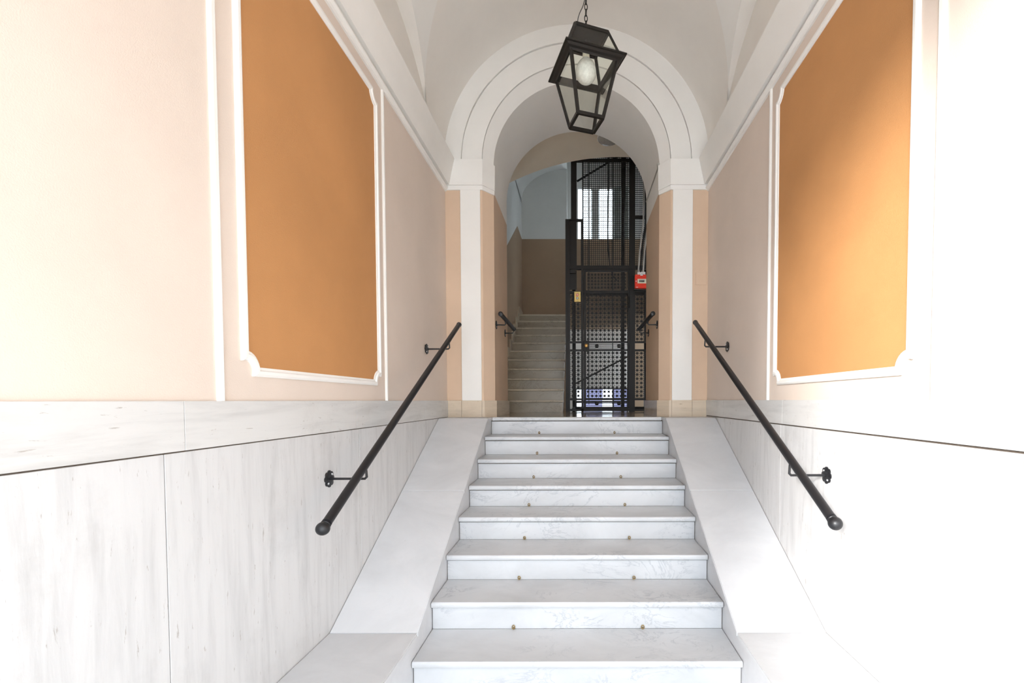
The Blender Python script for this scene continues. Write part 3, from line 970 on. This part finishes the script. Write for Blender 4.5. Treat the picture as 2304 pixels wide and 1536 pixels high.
rosettes('rosette_lattice', 0.832, XC1 - 0.06, 0.035, 0.70, 0.062, 0.026, YC0 + 0.012, cg)
# door
dr = bpy.data.objects.new('lift_door', None); COL.objects.link(dr); dr.parent = cg
DX0, DX1 = 0.098, 0.746
cb('door_stile', DX0, DX0 + 0.032, Z0 + 0.045, 1.85, -0.012, 0.035, dr, 'cage', 0.003)
cb('door_stile', DX1 - 0.024, DX1, Z0 + 0.045, 1.85, -0.012, 0.035, dr, 'cage', 0.003)
for z0, z1 in ((Z0 + 0.045, Z0 + 0.075), (0.0, 0.03), (0.705, 0.727), (0.815, 0.837), (1.515, 1.555), (1.82, 1.85)):
    cb('door_rail', DX0 + 0.032, DX1 - 0.024, z0, z1, -0.010, 0.033, dr, 'cage')
rosettes('rosette_lattice', DX0 + 0.034, DX1 - 0.026, 0.84, 1.513, 0.0605, 0.026, YC0 + 0.006, dr)
rosettes('rosette_lattice', DX0 + 0.034, DX1 - 0.026, 0.032, 0.704, 0.0605, 0.026, YC0 + 0.006, dr)
rosettes('rosette_lattice', DX0 + 0.050, DX1 - 0.040, 1.575, 1.80, 0.046, 0.020, YC0 + 0.006, dr)
for z in (0.745, 0.771, 0.797):
    cb('band_bar', DX0 + 0.032, DX1 - 0.024, z - 0.005, z + 0.005, 0.0, 0.012, dr)
for z in (-0.070, -0.045, -0.020):
    cb('band_bar', DX0 + 0.032, DX1 - 0.024, z - 0.005, z + 0.005, 0.0, 0.012, dr)
for x in (0.285, 0.600):
    for z in (0.771, -0.045):
        bm = bmesh.new()
        rosette_bm(bm, 0.030, 0.010, axis_mtx((x, YC0 - 0.002, z), (0, -1, 0)), 6)
        link('band_rosette', bm, M['cage'], dr)
cb('lock_case', DX0 - 0.002, DX0 + 0.075, 0.690, 0.845, -0.025, -0.010, dr, 'cage', 0.004)
lathe('door_knob', [(0, 0), (0.016, 0), (0.012, 0.012), (0.018, 0.022), (0.026, 0.030), (0.024, 0.042), (0.012, 0.048), (0, 0.049)], axis_mtx((0.133, YC0 - 0.025, 0.771), (0, -1, 0)), M['brass'], dr, 20)['label'] = 'brass door knob'
cb('door_handle', DX1 - 0.012, DX1 + 0.006, 1.30, 1.46, -0.040, -0.014, dr, 'cage', 0.006)
# call plate
cp = cb('call_plate', -0.034, 0.056, 1.392, 1.535, -0.022, -0.006, cg, 'brass_plate', 0.002)
cp['label'] = 'brass call plate with red and white round marks'
def disc(name, x, z, r, y, mat, parent, t=0.002):
    return lathe(name, [(0, 0), (r, 0), (r, t), (0, t)], axis_mtx((x, y, z), (0, -1, 0)), M[mat], parent, 20)
disc('prohibition_mark', 0.008, 1.487, 0.019, YC0 - 0.022, 'red', cp)
disc('mark_centre', 0.008, 1.487, 0.011, YC0 - 0.024, 'paper', cp)
cb('mark_bar', 0.000, 0.016, 1.4845, 1.4895, -0.0275, -0.026, cp, 'red')
disc('button_ring', 0.008, 1.442, 0.018, YC0 - 0.022, 'ink', cp)
disc('button', 0.008, 1.442, 0.013, YC0 - 0.024, 'paper', cp, 0.004)
cb('button_arrow', 0.005, 0.011, 1.435, 1.449, -0.0285, -0.028, cp, 'ink')
for x, z, w, h in ((-0.018, 1.512, 0.004, 0.018), (0.002, 1.513, 0.004, 0.012), (0.020, 1.514, 0.014, 0.004), (0.026, 1.506, 0.004, 0.010), (-0.018, 1.408, 0.003, 0.016), (0.012, 1.402, 0.030, 0.004)):
    cb('print_mark', x - w / 2, x + w / 2, z - h / 2, z + h / 2, -0.0228, -0.0215, cp, 'ink')
# guide rails, handrails of unbuilt flights fixed to the cage rear and ropes inside the shaft
tube('stair_rail', [(0.010, YC1 - 0.01, 3.83), (0.84, YC1 - 0.01, 4.32)], 0.018, M['cage'], cg, 8)
tube('stair_rail', [(-0.02, YC1 - 0.01, 0.30), (0.92, YC1 - 0.01, 0.78)], 0.014, M['cage'], cg, 8)
tube('guide_rope', [(0.190, 7.2, Z0 + 0.1), (0.190, 7.2, ZS)], 0.006, M['cable'], cg, 8)
tube('guide_rope', [(0.565, 7.2, Z0 + 0.1), (0.565, 7.2, ZS)], 0.007, M['cable'], cg, 8)
pts = [(0.505, 7.3, ZS), (0.505, 7.3, 3.4), (0.495, 7.3, 2.7), (0.500, 7.3, 2.4), (0.525, 7.3, 2.15), (0.58, 7.3, 1.97), (0.64, 7.3, 1.90)]
tube('trailing_cable', pts, 0.010, M['cable'], cg, 8)
pts = [(0.74, 7.0, ZS), (0.74, 7.0, 3.6), (0.72, 7.0, 2.8), (0.70, 7.0, 2.2), (0.70, 7.0, 1.9)]
tube('trailing_cable', pts, 0.012, M['cable'], cg, 8)
for x, r, mt in ((0.868, 0.012, 'grey_cable'), (0.900, 0.010, 'cable'), (0.935, 0.013, 'grey_cable')):
    tube('supply_cable', [(x + 0.10, YC0 - 0.02, ZS), (x + 0.085, YC0 - 0.02, 3.2), (x + 0.07, YC0 - 0.02, 2.5), (x + 0.02, YC0 - 0.02, 2.1), (x, YC0 - 0.03, 1.80)], r, M[mt], cg, 8)
cb('dark_panel', 0.970, XC1 - 0.06, 1.905, ZS, 0.03, 0.04)
cb('status_lamp_box', -0.095, -0.01, 1.79, 1.85, -0.02, 0.0, cg, 'cage', 0.003)

# ------------------------------------------------------------------ red alarm box and notice
ab = thing('alarm_box', 'red wall box with ivory window on the right of the lift cage', 'switch box')
AX0, AX1, AZ0, AZ1 = 0.812, 1.000, 1.562, 1.752
Ya = YC0 - 0.10
box('back_case', AX0 - 0.008, AX1 + 0.006, Ya + 0.055, YC0 - 0.012, AZ0 - 0.014, AZ1 + 0.004, M['ink'], ab, 0.004)
box('red_cover', AX0, AX1, Ya, Ya + 0.055, AZ0, AZ1, M['red'], ab, 0.007, 2)
wn = box('window_panel', AX0 + 0.036, AX1 - 0.026, Ya - 0.004, Ya + 0.002, AZ0 + 0.066, AZ0 + 0.128, M['ivory'], ab, 0.002)
for x in (0.878, 0.893, 0.908, 0.923, 0.938):
    box('switch_lever', x - 0.0058, x + 0.0058, Ya - 0.010, Ya - 0.003, AZ0 + 0.084, AZ0 + 0.104, M['ink'], wn, 0.001)
box('switch_strip', 0.868, 0.950, Ya - 0.006, Ya - 0.003, AZ0 + 0.108, AZ0 + 0.117, M['lamp_glass'], wn)
lathe('cover_screw', [(0, 0), (0.008, 0), (0.007, 0.004), (0, 0.005)], axis_mtx((AX0 + 0.017, Ya, AZ0 + 0.097), (0, -1, 0)), M['paper'], ab, 14)
for x, z, w in ((AX0 + 0.030, AZ0 + 0.014, 0.030), (AX1 - 0.014, AZ0 + 0.030, 0.010), (AX1 - 0.014, AZ1 - 0.034, 0.010)):
    box('cover_mark', x - w / 2, x + w / 2, Ya - 0.0015, Ya + 0.001, z - 0.003, z + 0.003, M['paper'], ab)
nt_ = thing('paper_notice', 'small white notice stuck above the red box', 'notice')
box('sheet', 0.857, 0.968, YC0 - 0.034, YC0 - 0.031, 1.757, 1.806, M['paper'], nt_)
box('tab', 0.888, 0.922, Ya - 0.002, Ya - 0.0005, 1.735, 1.752, M['paper'], nt_)
for x, z, w in ((0.880, 1.788, 0.02), (0.925, 1.776, 0.05)):
    box('print_line', x - w / 2, x + w / 2, YC0 - 0.035, YC0 - 0.0338, z - 0.002, z + 0.002, M['lamp_glass'], nt_)

# ------------------------------------------------------------------ cable along the right springing of the archway
bm = bmesh.new()
add_tube(bm, [(HALF - 0.006, YC + 0.0, SPR + 0.008), (HALF - 0.006, YR - 0.02, SPR + 0.008)], 0.006, 8)
add_box(bm, HALF - 0.022, HALF - 0.001, YC - 0.02, YC + 0.02, SPR - 0.004, SPR + 0.028, 0.003)
tag(link('cable', bm, M['grey_cable'], None, 'auto'), 'thin grey cable along the right springing inside the archway', 'cable')
